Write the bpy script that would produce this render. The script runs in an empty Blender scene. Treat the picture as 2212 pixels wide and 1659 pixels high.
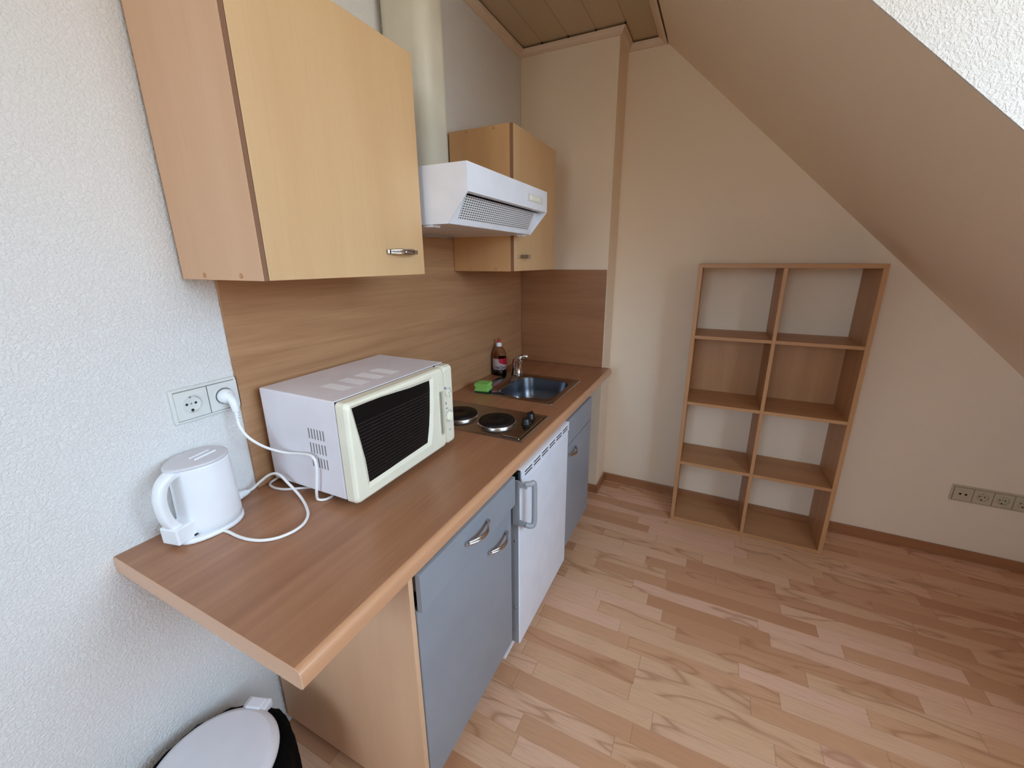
import bpy, bmesh, math, random
from math import sin, cos, pi, radians, tau
from mathutils import Vector, Matrix, Euler
random.seed(7)
scn = bpy.context.scene
col = scn.collection

# ------------------------------------------------------------------ dimensions
ZT = 0.850          # worktop surface
Y0, Y1, YB = -0.1306, 1.9273, 2.118     # worktop end, chimney breast face, far wall
HC = 2.529          # underside of the cove moulding, dormer ceiling
HCE = HC+.034       # boarded ceiling
XC = 0.544          # chimney breast width
SX, SK = 0.7498, -0.953                 # slope start and pitch
YD = 0.795          # dormer cheek
YF = -2.5           # wall behind the camera
XW = 2.55           # window wall
XK = 2.90           # knee wall

# ------------------------------------------------------------------ materials
def srgb(r, g, b):
    f = lambda c: (c/12.92 if c <= .04045 else ((c+.055)/1.055)**2.4)
    return (f(r/255), f(g/255), f(b/255), 1)

class NT:
    def __init__(s, name):
        s.m = bpy.data.materials.new(name); s.m.use_nodes = True
        s.t = s.m.node_tree; s.b = s.t.nodes['Principled BSDF']
    def n(s, typ, **k):
        nd = s.t.nodes.new(typ)
        for a, v in k.items():
            if a.startswith('i_'):
                nd.inputs[int(a[2:]) if a[2:].isdigit() else a[2:].replace('_', ' ')].default_value = v
            else: setattr(nd, a, v)
        return nd
    def l(s, a, b): s.t.links.new(a, b)
    def math(s, op, a, b=None, c=None):
        nd = s.n('ShaderNodeMath', operation=op)
        for i, v in enumerate((a, b, c)):
            if v is None: continue
            if isinstance(v, (int, float)): nd.inputs[i].default_value = v
            else: s.l(v, nd.inputs[i])
        return nd.outputs[0]
    def coords(s, scale=(1, 1, 1), kind='Object'):
        tc = s.n('ShaderNodeTexCoord'); mp = s.n('ShaderNodeMapping')
        mp.inputs['Scale'].default_value = scale; s.l(tc.outputs[kind], mp.inputs['Vector'])
        return mp.outputs[0]
    def noise(s, vec, scale, detail=3, rough=.5, dist=0, dim='3D'):
        nd = s.n('ShaderNodeTexNoise', noise_dimensions=dim)
        nd.inputs['Scale'].default_value = scale; nd.inputs['Detail'].default_value = detail
        nd.inputs['Roughness'].default_value = rough; nd.inputs['Distortion'].default_value = dist
        if vec is not None: s.l(vec, nd.inputs['Vector'])
        return nd.outputs['Fac']
    def ramp(s, fac, stops):
        nd = s.n('ShaderNodeValToRGB'); e = nd.color_ramp.elements
        while len(e) < len(stops): e.new(.5)
        for el, (p, c) in zip(e, stops): el.position = p; el.color = c
        s.l(fac, nd.inputs[0]); return nd.outputs[0]
    def mix(s, fac, a, b, blend='MIX'):
        nd = s.n('ShaderNodeMix', data_type='RGBA', blend_type=blend)
        if isinstance(fac, (int, float)): nd.inputs[0].default_value = fac
        else: s.l(fac, nd.inputs[0])
        for i, v in ((6, a), (7, b)):
            if isinstance(v, tuple): nd.inputs[i].default_value = v
            else: s.l(v, nd.inputs[i])
        return nd.outputs[2]
    def bump(s, h, strength, dist=.001):
        nd = s.n('ShaderNodeBump'); nd.inputs['Strength'].default_value = strength
        nd.inputs['Distance'].default_value = dist; s.l(h, nd.inputs['Height'])
        s.l(nd.outputs[0], s.b.inputs['Normal'])
    def set(s, **k):
        for a, v in k.items():
            i = s.b.inputs[a.replace('_', ' ')]
            if hasattr(v, 'is_linked') or hasattr(v, 'links'): s.l(v, i)
            else: i.default_value = v
        return s.m

def plain(name, c, rough=.5, metal=0, var=.04, **k):
    t = NT(name)
    f = t.noise(t.coords(), 9, 2)
    c0 = tuple(max(0, x*(1-var)) for x in c[:3])+(1,); c1 = tuple(min(1, x*(1+var)) for x in c[:3])+(1,)
    t.set(Base_Color=t.ramp(f, [(.3, c0), (.7, c1)]), Roughness=rough, Metallic=metal)
    t.set(**k); return t.m

def plaster(name, c, size=110, strength=.55, dist=.004):
    t = NT(name); v = t.coords()
    n1 = t.noise(v, size, 3, .55, .4); n2 = t.noise(v, size*.35, 2, .5)
    big = t.noise(v, 1.7, 2)
    c0 = tuple(x*.965 for x in c[:3])+(1,)
    base = t.mix(big, c0, c)
    h = t.math('ADD', t.ramp(n1, [(.42, (0, 0, 0, 1)), (.62, (1, 1, 1, 1))]), t.math('MULTIPLY', n2, .5))
    t.bump(h, strength, dist)
    t.set(Base_Color=base, Roughness=.92); return t.m

def wood(name, light, dark, grain='z', rough=.45, fine=1.0, wave=.35, stretch=14., scale=1., bands=True, spec=.5):
    """grain: axis along which the fibres run"""
    t = NT(name)
    sc = [stretch*scale]*3; sc['xyz'.index(grain)] = scale*.7
    v = t.coords(tuple(sc))
    warp = t.noise(t.coords(tuple(x*.12 for x in sc)), 1.0, 2, .5)
    n1 = t.noise(v, 1.0, 5, .62, wave)
    sc2 = [240*scale]*3; sc2['xyz'.index(grain)] = 6*scale
    n2 = t.noise(t.coords(tuple(sc2)), 1.0, 2, .6)
    a = t.ramp(n1, [(.28, dark), (.72, light)])
    if bands:
        a = t.mix(t.math('MULTIPLY', warp, .35), a, tuple(x*.86 for x in dark[:3])+(1,))
    dk = tuple(x*.72 for x in dark[:3])+(1,)
    pores = t.ramp(n2, [(.30, (1, 1, 1, 1)), (.46, (0, 0, 0, 1))])
    a = t.mix(t.math('MULTIPLY', pores, .30*fine), a, dk)
    t.bump(n2, .06, .0004)
    t.set(Base_Color=a, Roughness=rough); t.b.inputs['Specular IOR Level'].default_value = spec
    return t.m

M = {}
WALLC = srgb(227, 225, 223)
M['wall'] = plaster('rough_white_plaster', WALLC, 170, .5, .003)
M['wall_fine'] = plaster('painted_cream_wall', srgb(240, 224, 202), 220, .12, .0015)
M['wall_low_bounce'] = plaster('ochre_low_bounce_wall', srgb(176, 150, 122), 220, .12, .0015)  # made-up darker tone for unseen walls, cuts and warms their bounce light
M['maple'] = wood('pale_beech_veneer', srgb(216, 182, 138), srgb(206, 168, 124), 'z', .42, .5, .2, 7)
M['maple_x'] = wood('pale_beech_shelf_veneer', srgb(196, 148, 104), srgb(176, 128, 86), 'x', .45, .7, .3, 12)
M['maple_z'] = wood('pale_beech_upright_veneer', srgb(196, 148, 104), srgb(176, 128, 86), 'z', .45, .7, .3, 12)
M['maple_side'] = wood('pale_beech_side_veneer', srgb(220, 180, 146), srgb(208, 166, 130), 'z', .42, .5, .2, 7)
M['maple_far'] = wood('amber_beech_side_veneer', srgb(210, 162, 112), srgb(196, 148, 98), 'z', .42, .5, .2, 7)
M['edge_brown'] = wood('brown_edge_band', srgb(150, 108, 80), srgb(134, 92, 66), 'z', .4)
M['worktop'] = wood('beech_worktop_laminate', srgb(175, 127, 94), srgb(149, 101, 72), 'y', .33, 1.1, .5, 26)
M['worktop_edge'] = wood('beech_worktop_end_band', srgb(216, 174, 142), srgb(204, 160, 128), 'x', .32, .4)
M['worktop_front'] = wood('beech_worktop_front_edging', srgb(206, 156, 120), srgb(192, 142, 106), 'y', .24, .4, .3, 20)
M['splash'] = wood('beech_splashback_laminate', srgb(194, 150, 110), srgb(160, 115, 80), 'y', .36, 1.0, 1.4, 15)
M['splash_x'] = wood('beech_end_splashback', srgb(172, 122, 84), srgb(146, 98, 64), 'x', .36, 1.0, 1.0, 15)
M['base_x'] = wood('beech_baseboard_x', srgb(178, 128, 90), srgb(156, 106, 72), 'x', .4)
M['base_y'] = wood('beech_baseboard_y', srgb(178, 128, 90), srgb(156, 106, 72), 'y', .4)
M['grey'] = plain('grey_lacquer_front', srgb(138, 144, 153), .38)
M['white'] = plain('white_enamel', srgb(226, 231, 242), .3)
M['white_plastic'] = plain('white_plastic', srgb(236, 238, 242), .32)
M['cream'] = plain('cream_plastic', srgb(236, 232, 212), .35)
M['mwcase'] = plain('off_white_painted_case', srgb(228, 224, 230), .38)
M['duct'] = plain('ivory_duct', srgb(214, 208, 190), .5)
M['black'] = plain('black_plastic', srgb(14, 14, 15), .4)
M['dark'] = plain('dark_void', srgb(10, 8, 8), .7)
M['chrome'] = plain('chrome', srgb(205, 205, 208), .09, 1)
M['basin'] = plain('satin_basin_steel', srgb(112, 115, 122), .30, 1)
M['steel'] = plain('brushed_stainless_steel', srgb(190, 190, 192), .24, 1)
M['steel_dark'] = plain('hob_stainless_steel', srgb(170, 165, 160), .17, 1)
M['iron'] = plain('black_cast_iron_plate', srgb(16, 13, 13), .5, Specular_IOR_Level=.25)
M['fridge_grey'] = plain('grey_fridge_side', srgb(150, 152, 158), .45)
M['socket'] = plain('light_grey_socket_plastic', srgb(214, 215, 212), .35)
M['socket_ivory'] = plain('ivory_socket_plastic', srgb(196, 184, 160), .4)
M['green'] = plain('green_foam', srgb(138, 200, 98), .95, 0, .12)
M['green_dark'] = plain('dark_green_scourer', srgb(30, 70, 35), .95, 0, .2)
M['cable'] = plain('white_cable', srgb(238, 236, 234), .4)
M['lilac'] = plain('blue_dial_print', srgb(96, 112, 168), .5)
M['greyprint'] = plain('grey_print', srgb(130, 130, 140), .5)
M['redcap'] = plain('red_cap', srgb(170, 20, 30), .35)
M['lidwhite'] = plain('bin_lid_white', srgb(214, 212, 218), .4)

def glassy(name, c, rough=.05, ior=1.35, trans=1.0):
    t = NT(name); f = t.noise(t.coords(), 6, 1)
    t.set(Base_Color=t.ramp(f, [(0, c), (1, c)]), Roughness=rough, IOR=ior)
    t.b.inputs['Transmission Weight'].default_value = trans; return t.m
M['bottle'] = glassy('clear_pinkish_plastic', srgb(226, 200, 188), .04, 1.12)
M['liquid'] = plain('dark_red_liquid', srgb(38, 6, 10), .15)

def label_mat():
    t = NT('bottle_label')
    tc = t.n('ShaderNodeTexCoord'); sp = t.n('ShaderNodeSeparateXYZ'); t.l(tc.outputs['Object'], sp.inputs[0])
    s_ = t.math('ADD', t.math('MULTIPLY', sp.outputs[0], .9), t.math('MULTIPLY', sp.outputs[1], .43))
    red = t.math('MULTIPLY', t.math('GREATER_THAN', sp.outputs[2], t.math('SUBTRACT', .074, t.math('MULTIPLY', s_, .35))), t.math('GREATER_THAN', t.math('ADD', s_, t.math('MULTIPLY', sp.outputs[2], .25)), .020))
    a = t.mix(red, srgb(178, 160, 160), srgb(176, 26, 44))
    n = t.noise(t.coords((60, 60, 60)), 2., 2)
    dk = t.math('MULTIPLY', t.math('LESS_THAN', sp.outputs[2], .058), t.math('GREATER_THAN', n, .5))
    a = t.mix(dk, a, srgb(90, 80, 84))
    t.set(Base_Color=a, Roughness=.4); return t.m
M['label'] = label_mat()

def perforated(name, c, rowaxis, rows, pitch, colaxis, cpitch, z0, lo=.38, duty=.66):
    t = NT(name)
    tc = t.n('ShaderNodeTexCoord'); sp = t.n('ShaderNodeSeparateXYZ'); t.l(tc.outputs['Object'], sp.inputs[0])
    r = t.math('FRACT', t.math('DIVIDE', t.math('SUBTRACT', sp.outputs[rowaxis], z0), pitch))
    q = t.math('FRACT', t.math('DIVIDE', sp.outputs[colaxis], cpitch))
    m = t.math('MULTIPLY', t.math('LESS_THAN', r, 1-lo-.17), t.math('LESS_THAN', q, duty))
    t.set(Base_Color=t.mix(m, c, srgb(34, 30, 30)), Roughness=.4); return t.m
M['filter'] = perforated('perforated_white_filter', srgb(222, 226, 230), 2, 10, .00625, 1, .0125, 1.5885-1.57, .38, .66)

def mwglass():
    t = NT('black_microwave_window')
    tc = t.n('ShaderNodeTexCoord'); sp = t.n('ShaderNodeSeparateXYZ'); t.l(tc.outputs['Object'], sp.inputs[0])
    r = t.math('FRACT', t.math('DIVIDE', sp.outputs[2], .0098))
    inz = t.math('MULTIPLY', t.math('GREATER_THAN', sp.outputs[2], .05), t.math('LESS_THAN', sp.outputs[2], .232))
    m = t.math('MULTIPLY', t.math('GREATER_THAN', r, .78), inz)
    t.set(Base_Color=t.mix(m, srgb(12, 10, 11), srgb(50, 44, 44)), Roughness=.42)
    t.b.inputs['Specular IOR Level'].default_value = .25; return t.m
M['mwglass'] = mwglass()

def floor_mat():
    t = NT('beech_strip_laminate_floor')
    tc = t.n('ShaderNodeTexCoord'); sp = t.n('ShaderNodeSeparateXYZ'); t.l(tc.outputs['Object'], sp.inputs[0])
    X, Y = sp.outputs[0], sp.outputs[1]
    W = .064
    yy = t.math('DIVIDE', t.math('ADD', Y, .02), W); row = t.math('FLOOR', yy)
    wn = t.n('ShaderNodeTexWhiteNoise', noise_dimensions='1D'); t.l(row, wn.inputs['W'])
    u = t.math('ADD', t.math('DIVIDE', X, .43), t.math('MULTIPLY', wn.outputs['Value'], 37.))
    vor = t.n('ShaderNodeTexVoronoi', voronoi_dimensions='1D', feature='F1'); vor.inputs['Scale'].default_value = 1.
    t.l(t.math('ADD', u, t.math('MULTIPLY', row, 13.7)), vor.inputs['W']); vor.inputs['Randomness'].default_value = .85
    v2 = t.n('ShaderNodeTexVoronoi', voronoi_dimensions='1D', feature='DISTANCE_TO_EDGE'); v2.inputs['Scale'].default_value = 1.
    t.l(t.math('ADD', u, t.math('MULTIPLY', row, 13.7)), v2.inputs['W']); v2.inputs['Randomness'].default_value = .85
    cs = t.n('ShaderNodeSeparateColor'); t.l(vor.outputs['Color'], cs.inputs[0])
    rnd, rnd2 = cs.outputs[0], cs.outputs[1]
    base = t.ramp(rnd, [(0, srgb(188, 136, 102)), (.3, srgb(206, 159, 124)), (.65, srgb(215, 174, 140)), (1, srgb(222, 178, 153))])
    # grain coordinates, shifted per block
    cmb = t.n('ShaderNodeCombineXYZ')
    t.l(t.math('ADD', t.math('MULTIPLY', X, 2.2), t.math('MULTIPLY', rnd, 91.)), cmb.inputs[0])
    t.l(t.math('ADD', t.math('MULTIPLY', Y, 11.), t.math('MULTIPLY', rnd2, 57.)), cmb.inputs[1])
    t.l(t.math('MULTIPLY', row, 3.1), cmb.inputs[2])
    n = t.noise(cmb.outputs[0], 1.0, 1.5, .45, .25)
    ring = t.math('PINGPONG', t.math('MULTIPLY', n, 11.), 1.0)
    figured = t.math('GREATER_THAN', rnd2, .5)
    line = t.ramp(ring, [(0, (1, 1, 1, 1)), (.22, (.25, .25, .25, 1)), (.5, (0, 0, 0, 1))])
    a = t.mix(t.math('MULTIPLY', t.math('MULTIPLY', line, figured), .62), base, srgb(158, 108, 74))
    cm2 = t.n('ShaderNodeCombineXYZ')
    t.l(t.math('ADD', t.math('MULTIPLY', X, 9.), t.math('MULTIPLY', rnd, 31.)), cm2.inputs[0]); t.l(t.math('MULTIPLY', Y, 230.), cm2.inputs[1])
    n2 = t.noise(cm2.outputs[0], 1.0, 3, .6)
    a = t.mix(t.math('MULTIPLY', t.ramp(n2, [(.35, (1, 1, 1, 1)), (.55, (0, 0, 0, 1))]), .28), a, srgb(168, 122, 90))
    ey = t.math('ABSOLUTE', t.math('SUBTRACT', t.math('FRACT', yy), .5))
    e1 = t.math('GREATER_THAN', ey, .488); e2 = t.math('LESS_THAN', v2.outputs['Distance'], .0035)
    e = t.math('MAXIMUM', e1, e2)
    a = t.mix(t.math('MULTIPLY', e, .38), a, srgb(140, 96, 66))
    t.set(Base_Color=a, Roughness=.42); t.b.inputs['Specular IOR Level'].default_value = .4
    return t.m
M['floor'] = floor_mat()

def ceil_mat():
    t = NT('tongue_and_groove_ceiling_boards')
    tc = t.n('ShaderNodeTexCoord'); sp = t.n('ShaderNodeSeparateXYZ'); t.l(tc.outputs['Object'], sp.inputs[0])
    q = t.math('DIVIDE', t.math('SUBTRACT', sp.outputs[0], 0.0), .1435)
    f = t.math('FRACT', q); ed = t.math('LESS_THAN', t.math('ABSOLUTE', t.math('SUBTRACT', f, .5)), .486)
    wn = t.n('ShaderNodeTexWhiteNoise', noise_dimensions='1D'); t.l(t.math('FLOOR', q), wn.inputs['W'])
    n = t.noise(t.coords((40, 3, 1)), 1, 3)
    a = t.mix(wn.outputs['Value'], srgb(190, 172, 142), srgb(200, 180, 154))
    a = t.mix(t.math('MULTIPLY', n, .3), a, srgb(160, 140, 112))
    a = t.mix(t.math('SUBTRACT', 1., ed), a, srgb(158, 138, 110))
    t.bump(ed, .3, .002); t.set(Base_Color=a, Roughness=.55); return t.m
M['ceil'] = ceil_mat()
M['cove'] = plain('cream_cove_moulding', srgb(222, 202, 182), .5)

# ------------------------------------------------------------------ mesh helper
class MB:
    def __init__(s): s.bm = bmesh.new(); s.mi = 0
    def _tag(s, fs):
        for f in fs: f.material_index = s.mi
    def box(s, x0, x1, y0, y1, z0, z1, bev=0, seg=2, mat=None, vert=False):
        m = Matrix.Translation(((x0+x1)/2, (y0+y1)/2, (z0+z1)/2)) @ Matrix.Diagonal((abs(x1-x0), abs(y1-y0), abs(z1-z0), 1))
        if mat is not None: m = mat @ m
        r = bmesh.ops.create_cube(s.bm, size=1, matrix=m); vs = set(r['verts'])
        fs = {f for v in vs for f in v.link_faces}; s._tag(fs)
        if bev:
            es = list({e for v in vs for e in v.link_edges})
            if vert: es = [e for e in es if abs((e.verts[0].co-e.verts[1].co).normalized().z) > .9]
            g = bmesh.ops.bevel(s.bm, geom=es, offset=bev, segments=seg, profile=.5, affect='EDGES'); s._tag(g['faces'])
        return s
    def loft(s, loops, closed=True, cap0=True, cap1=True, smooth=True):
        rows = [[s.bm.verts.new(p) for p in L] for L in loops]; fs = []
        n = len(rows[0]); rng = n if closed else n-1
        for a, b in zip(rows, rows[1:]):
            for i in range(rng):
                j = (i+1) % n; fs.append(s.bm.faces.new((a[i], a[j], b[j], b[i])))
        for f in fs: f.smooth = smooth
        if cap0: fs.append(s.bm.faces.new(rows[0][::-1]))
        if cap1: fs.append(s.bm.faces.new(rows[-1]))
        s._tag(fs); return s
    def lathe(s, prof, c=(0, 0, 0), n=40, M4=None, sx=1, sy=1, cap0=True, cap1=True):
        loops = []
        for r, z in prof:
            L = [Vector((r*cos(tau*i/n)*sx, r*sin(tau*i/n)*sy, z)) for i in range(n)]
            L = [(M4 @ p) if M4 is not None else p+Vector(c) for p in L]
            loops.append(L)
        return s.loft(loops, cap0=cap0, cap1=cap1)
    def tube(s, pts, r, n=10, smooth_path=True, sub=6, flat=1.0):
        pts = [Vector(p) for p in pts]
        if smooth_path and len(pts) > 2:
            P = [pts[0]*2-pts[1]]+pts+[pts[-1]*2-pts[-2]]; out = []
            for i in range(1, len(P)-2):
                for k in range(sub):
                    t = k/sub; a, b, c, d = P[i-1:i+3]
                    out.append(.5*((2*b)+(c-a)*t+(2*a-5*b+4*c-d)*t*t+(3*b-a-3*c+d)*t**3))
            out.append(pts[-1]); path = out
        else: path = pts
        loops = []; up = None; N = len(path)
        for i, p in enumerate(path):
            d = (path[min(i+1, N-1)]-path[max(i-1, 0)]).normalized()
            if up is None: up = d.orthogonal().normalized()
            up = (up-d*up.dot(d)).normalized(); sd = d.cross(up)
            rr = r(i/(N-1)) if callable(r) else r
            loops.append([p+(up*cos(tau*k/n)*rr)+(sd*sin(tau*k/n)*rr*flat) for k in range(n)])
        return s.loft(loops)
    def prism(s, poly, axis, a, b, bev=0, seg=2):
        """poly: 2D points in the two other axes (xyz order) swept along axis from a to b"""
        def P(q, w):
            if axis == 'x': return (w, q[0], q[1])
            if axis == 'y': return (q[0], w, q[1])
            return (q[0], q[1], w)
        A = [s.bm.verts.new(P(q, a)) for q in poly]; B = [s.bm.verts.new(P(q, b)) for q in poly]
        n = len(poly); fs = [s.bm.faces.new((A[i], A[(i+1) % n], B[(i+1) % n], B[i])) for i in range(n)]
        fs += [s.bm.faces.new(A[::-1]), s.bm.faces.new(B)]; s._tag(fs)
        if bev:
            es = list({e for f in fs for e in f.edges})
            g = bmesh.ops.bevel(s.bm, geom=es, offset=bev, segments=seg, profile=.5, affect='EDGES'); s._tag(g['faces'])
        return s
    def quad(s, *pts):
        f = s.bm.faces.new([s.bm.verts.new(p) for p in pts]); s._tag([f]); return s
    def build(s, name, mats, parent=None, label=None, kind=None, org=None):
        if not isinstance(mats, (list, tuple)): mats = [mats]
        o3 = Vector(org) if org else (Vector(parent['_org']) if parent is not None and '_org' in parent else Vector((0, 0, 0)))
        bmesh.ops.translate(s.bm, verts=s.bm.verts, vec=-o3)
        bmesh.ops.recalc_face_normals(s.bm, faces=s.bm.faces)
        me = bpy.data.meshes.new(name); s.bm.to_mesh(me); s.bm.free()
        for m in mats: me.materials.append(m)
        o = bpy.data.objects.new(name, me); col.objects.link(o)
        if parent is not None: o.parent = parent; o['_org'] = tuple(parent['_org'])
        else: o.location = o3; o['_org'] = tuple(o3)
        if label: o['label'] = label
        if kind: o['kind'] = kind
        return o

def thing(name, label, cat, loc, group=None):
    o = bpy.data.objects.new(name, None); col.objects.link(o); o.location = loc; o['_org'] = tuple(loc)
    o.empty_display_size = .05; o['label'] = label; o['category'] = cat
    if group: o['group'] = group
    return o
def tag(o, label, cat, group=None):
    o['label'] = label; o['category'] = cat
    if group: o['group'] = group
    return o

# ------------------------------------------------------------------ the setting
S = 'structure'
MB().box(-.1, 3.0, YF-.1, YB+.1, -.08, 0).build('floor', M['floor'], kind=S, org=(0, 0, 0))
MB().box(-.12, 0, YF-.1, YB+.1, 0, HC+.1).build('wall_left', M['wall'], kind=S, org=(0, 0, 0))
MB().box(0, 3.0, YB, YB+.12, 0, HC+.1).build('wall_back', M['wall_fine'], kind=S, org=(0, 0, 0))
MB().box(0, XC, Y1, YB, 0, HCE-.0005, .003).build('wall_chimney', M['wall_fine'], kind=S, org=(0, 0, 0))

MB().box(0, SX, YF, YB, HCE, HCE+.06).build('ceiling', M['ceil'], kind=S, org=(0, 0, 0))
zs = lambda x: HC+SK*(x-SX)
m = MB().prism([(SX, HC), (XK+.1, zs(XK+.1)), (XK+.1, zs(XK+.1)+.12), (SX, HC+.12)], 'y', YD+.006, YB)
m.build('ceiling_slope', M['wall_fine'], kind=S, org=(0, 0, 0))
# dormer: cheek, flat ceiling, window wall
MB().prism([(SX, HC), (XW+.1, HC), (XW+.1, zs(XW+.1)), (SX+.001, zs(SX+.001))], 'y', YD, YD+.006).build('wall_dormer_cheek', M['wall'], kind=S, org=(0, 0, 0))
MB().box(SX, XW+.1, YF, YD+.1, HC, HC+.06).build('ceiling_dormer', M['wall_fine'], kind=S, org=(0, 0, 0))
WY0, WY1, WZ0, WZ1 = -.97, .62, 1.22, 2.46
FX0, FX1, FZ0, FZ1 = .20, 1.15, 1.0, 2.38
m = MB()
m.box(XW, XW+.12, YF, WY0, 0, HC); m.box(XW, XW+.12, WY1, YD+.1, 0, HC)
m.box(XW, XW+.12, WY0, WY1, 0, WZ0); m.box(XW, XW+.12, WY0, WY1, WZ1, HC)
m.build('wall_window', M['wall_fine'], kind=S, org=(0, 0, 0))
MB().box(XW+.12, XK, YD, YD+.1, 0, zs(XW+.12)).build('wall_eaves_side', M['wall_fine'], kind=S, org=(0, 0, 0))
MB().box(XK, XK+.1, YD, YB, 0, zs(XK)+.1).build('wall_right', M['wall_fine'], kind=S, org=(0, 0, 0))
m = MB()
m.box(0, FX0, YF-.12, YF, 0, HC); m.box(FX1, 3.0, YF-.12, YF, 0, HC); m.box(FX0, FX1, YF-.12, YF, 0, FZ0); m.box(FX0, FX1, YF-.12, YF, FZ1, HC)
m.build('wall_front', M['wall_low_bounce'], kind=S, org=(0, 0, 0))
MB().box(1.55, XW, YF, -1.02, 0, HC).build('wall_light_blocker', M['wall_low_bounce'], kind=S, org=(0, 0, 0))  # added unseen partition, keeps front window light off the floor under the slope
wf = MB()
fw = .05
for (a, b, c, d) in ((WY0, WY0+fw, WZ0, WZ1), (WY1-fw, WY1, WZ0, WZ1), (WY0+fw, WY1-fw, WZ0, WZ0+fw), (WY0+fw, WY1-fw, WZ1-fw, WZ1), ((WY0+WY1)/2-.04, (WY0+WY1)/2+.04, WZ0+fw, WZ1-fw)):
    wf.box(XW+.03, XW+.09, a, b, c, d, .004)
win = wf.build('window_1', M['white_plastic'], kind=S, org=(0, 0, 0))
pm = NT('window_glass'); g = pm.n('ShaderNodeBsdfTransparent'); g.inputs[0].default_value = (.97, .985, .98, 1)
gl = pm.n('ShaderNodeBsdfGlossy'); gl.inputs['Roughness'].default_value = .02; mx = pm.n('ShaderNodeMixShader'); mx.inputs[0].default_value = .05
pm.l(g.outputs[0], mx.inputs[1]); pm.l(gl.outputs[0], mx.inputs[2]); pm.l(mx.outputs[0], pm.t.nodes['Material Output'].inputs[0])
MB().box(XW+.055, XW+.062, WY0+fw, WY1-fw, WZ0+fw, WZ1-fw).build('pane', pm.m, win)
wf = MB()
for (a, b, c, d) in ((FX0, FX0+fw, FZ0, FZ1), (FX1-fw, FX1, FZ0, FZ1), (FX0+fw, FX1-fw, FZ0, FZ0+fw), (FX0+fw, FX1-fw, FZ1-fw, FZ1), ((FX0+FX1)/2-.04, (FX0+FX1)/2+.04, FZ0+fw, FZ1-fw)):
    wf.box(a, b, YF-.09, YF-.03, c, d, .004)
win2 = wf.build('window_2', M['white_plastic'], kind=S, org=(0, 0, 0))
MB().box(FX0+fw, FX1-fw, YF-.062, YF-.055, FZ0+fw, FZ1-fw).build('pane', pm.m, win2)
# cove moulding round the boarded ceiling
def cove(P, I, name):
    prof = [(0, 0), (.25, .002), (.55, .010), (.78, .023), (.90, .021), (1, .0255), (.86, .0275)]
    mb = MB(); rows = []
    for (px, py), (ix, iy) in zip(P, I):
        rows.append([(px+(ix-px)*t, py+(iy-py)*t, HC+z) for t, z in prof])
    for a, b in zip(rows, rows[1:]):
        for k in range(len(prof)-1): mb.quad(a[k], a[k+1], b[k+1], b[k])
    return mb.build(name, M['cove'], kind=S, org=(0, 0, 0))
w = .036
cove([(0, YF), (0, Y1), (XC, Y1), (XC, YB), (SX-.008, YB), (SX-.008, YF)],
     [(w, YF), (w, Y1-w), (XC+w*.85, Y1-w), (XC+w*.85, YB-w), (SX-.048, YB-w), (SX-.048, YF)], 'trim_1')
m = MB()
for k in range(1, 6):
    bx_ = .1435*k
    if bx_ < XC+w: m.box(bx_-.004, bx_+.003, Y1-w-.004, Y1-w+.001, HCE-.009, HCE-.0005)
m.build('trim_2', M['dark'], kind=S, org=(0, 0, 0))
# baseboards
def bb(name, x0, x1, y0, y1, mat): MB().box(x0, x1, y0, y1, 0, .054, .002).build(name, mat, kind=S, org=(0, 0, 0))
bb('baseboard_back', XC+.014, XK, YB-.013, YB, M['base_x'])
bb('baseboard_chimney', XC, XC+.013, Y1-.013, YB, M['base_y'])
bb('baseboard_chimney_front', 0.3, XC, Y1-.013, Y1, M['base_x'])
bb('baseboard_left', 0, .013, YF, .120, M['base_y'])
bb('baseboard_right', XK-.013, XK, YD+.1, YB-.014, M['base_y'])

# ------------------------------------------------------------------ splashbacks
tag(MB().prism([(.1813, ZT+.001), (Y1-.011, ZT+.001), (Y1-.011, 1.419), (1.665, 1.419), (1.665, 1.566), (.1813, 1.566)], 'x', .0005, .010).build('splashback', M['splash'], org=(0, .1813, ZT)),
    'long beech laminate splashback with horizontal grain behind the worktop', 'splashback')
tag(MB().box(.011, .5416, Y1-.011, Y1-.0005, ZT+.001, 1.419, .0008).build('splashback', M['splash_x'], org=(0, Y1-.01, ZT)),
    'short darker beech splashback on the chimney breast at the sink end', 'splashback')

# ------------------------------------------------------------------ worktop
def wt_profile(x0, x1, front):
    if not front: return [(x0, ZT-.038), (x1, ZT-.038), (x1, ZT), (x0, ZT)]
    pts = [(x0, ZT-.038), (x1-.004, ZT-.038), (x1, ZT-.034)]
    r = .014
    for k in range(7):
        a = k/6*pi/2; pts.append((x1-r+r*cos(a), ZT-r+r*sin(a)))
    pts.append((x0, ZT)); return pts
wt = thing('worktop', 'long beech laminate kitchen worktop overhanging the cabinets, rounded front edge', 'worktop', (0.0, Y0, ZT))
HX0, HX1, HY0, HY1 = .185, .485, 1.215, 1.555
m = MB(); XE = .5845
m.prism(wt_profile(.0005, XE, False), 'y', Y0+.0015, HY0)
m.prism(wt_profile(.0005, HX0, False), 'y', HY0, HY1); m.prism(wt_profile(HX1, XE, False), 'y', HY0, HY1)
m.prism(wt_profile(.0005, XE, False), 'y', HY1, Y1-.0005)
m.build('worktop_slab', M['worktop'], wt)
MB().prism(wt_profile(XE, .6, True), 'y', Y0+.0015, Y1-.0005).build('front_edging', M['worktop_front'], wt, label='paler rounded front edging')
MB().prism(wt_profile(.0005, .6, True), 'y', Y0, Y0+.0014).build('end_band', M['worktop_edge'], wt, label='paler end band')

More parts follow.
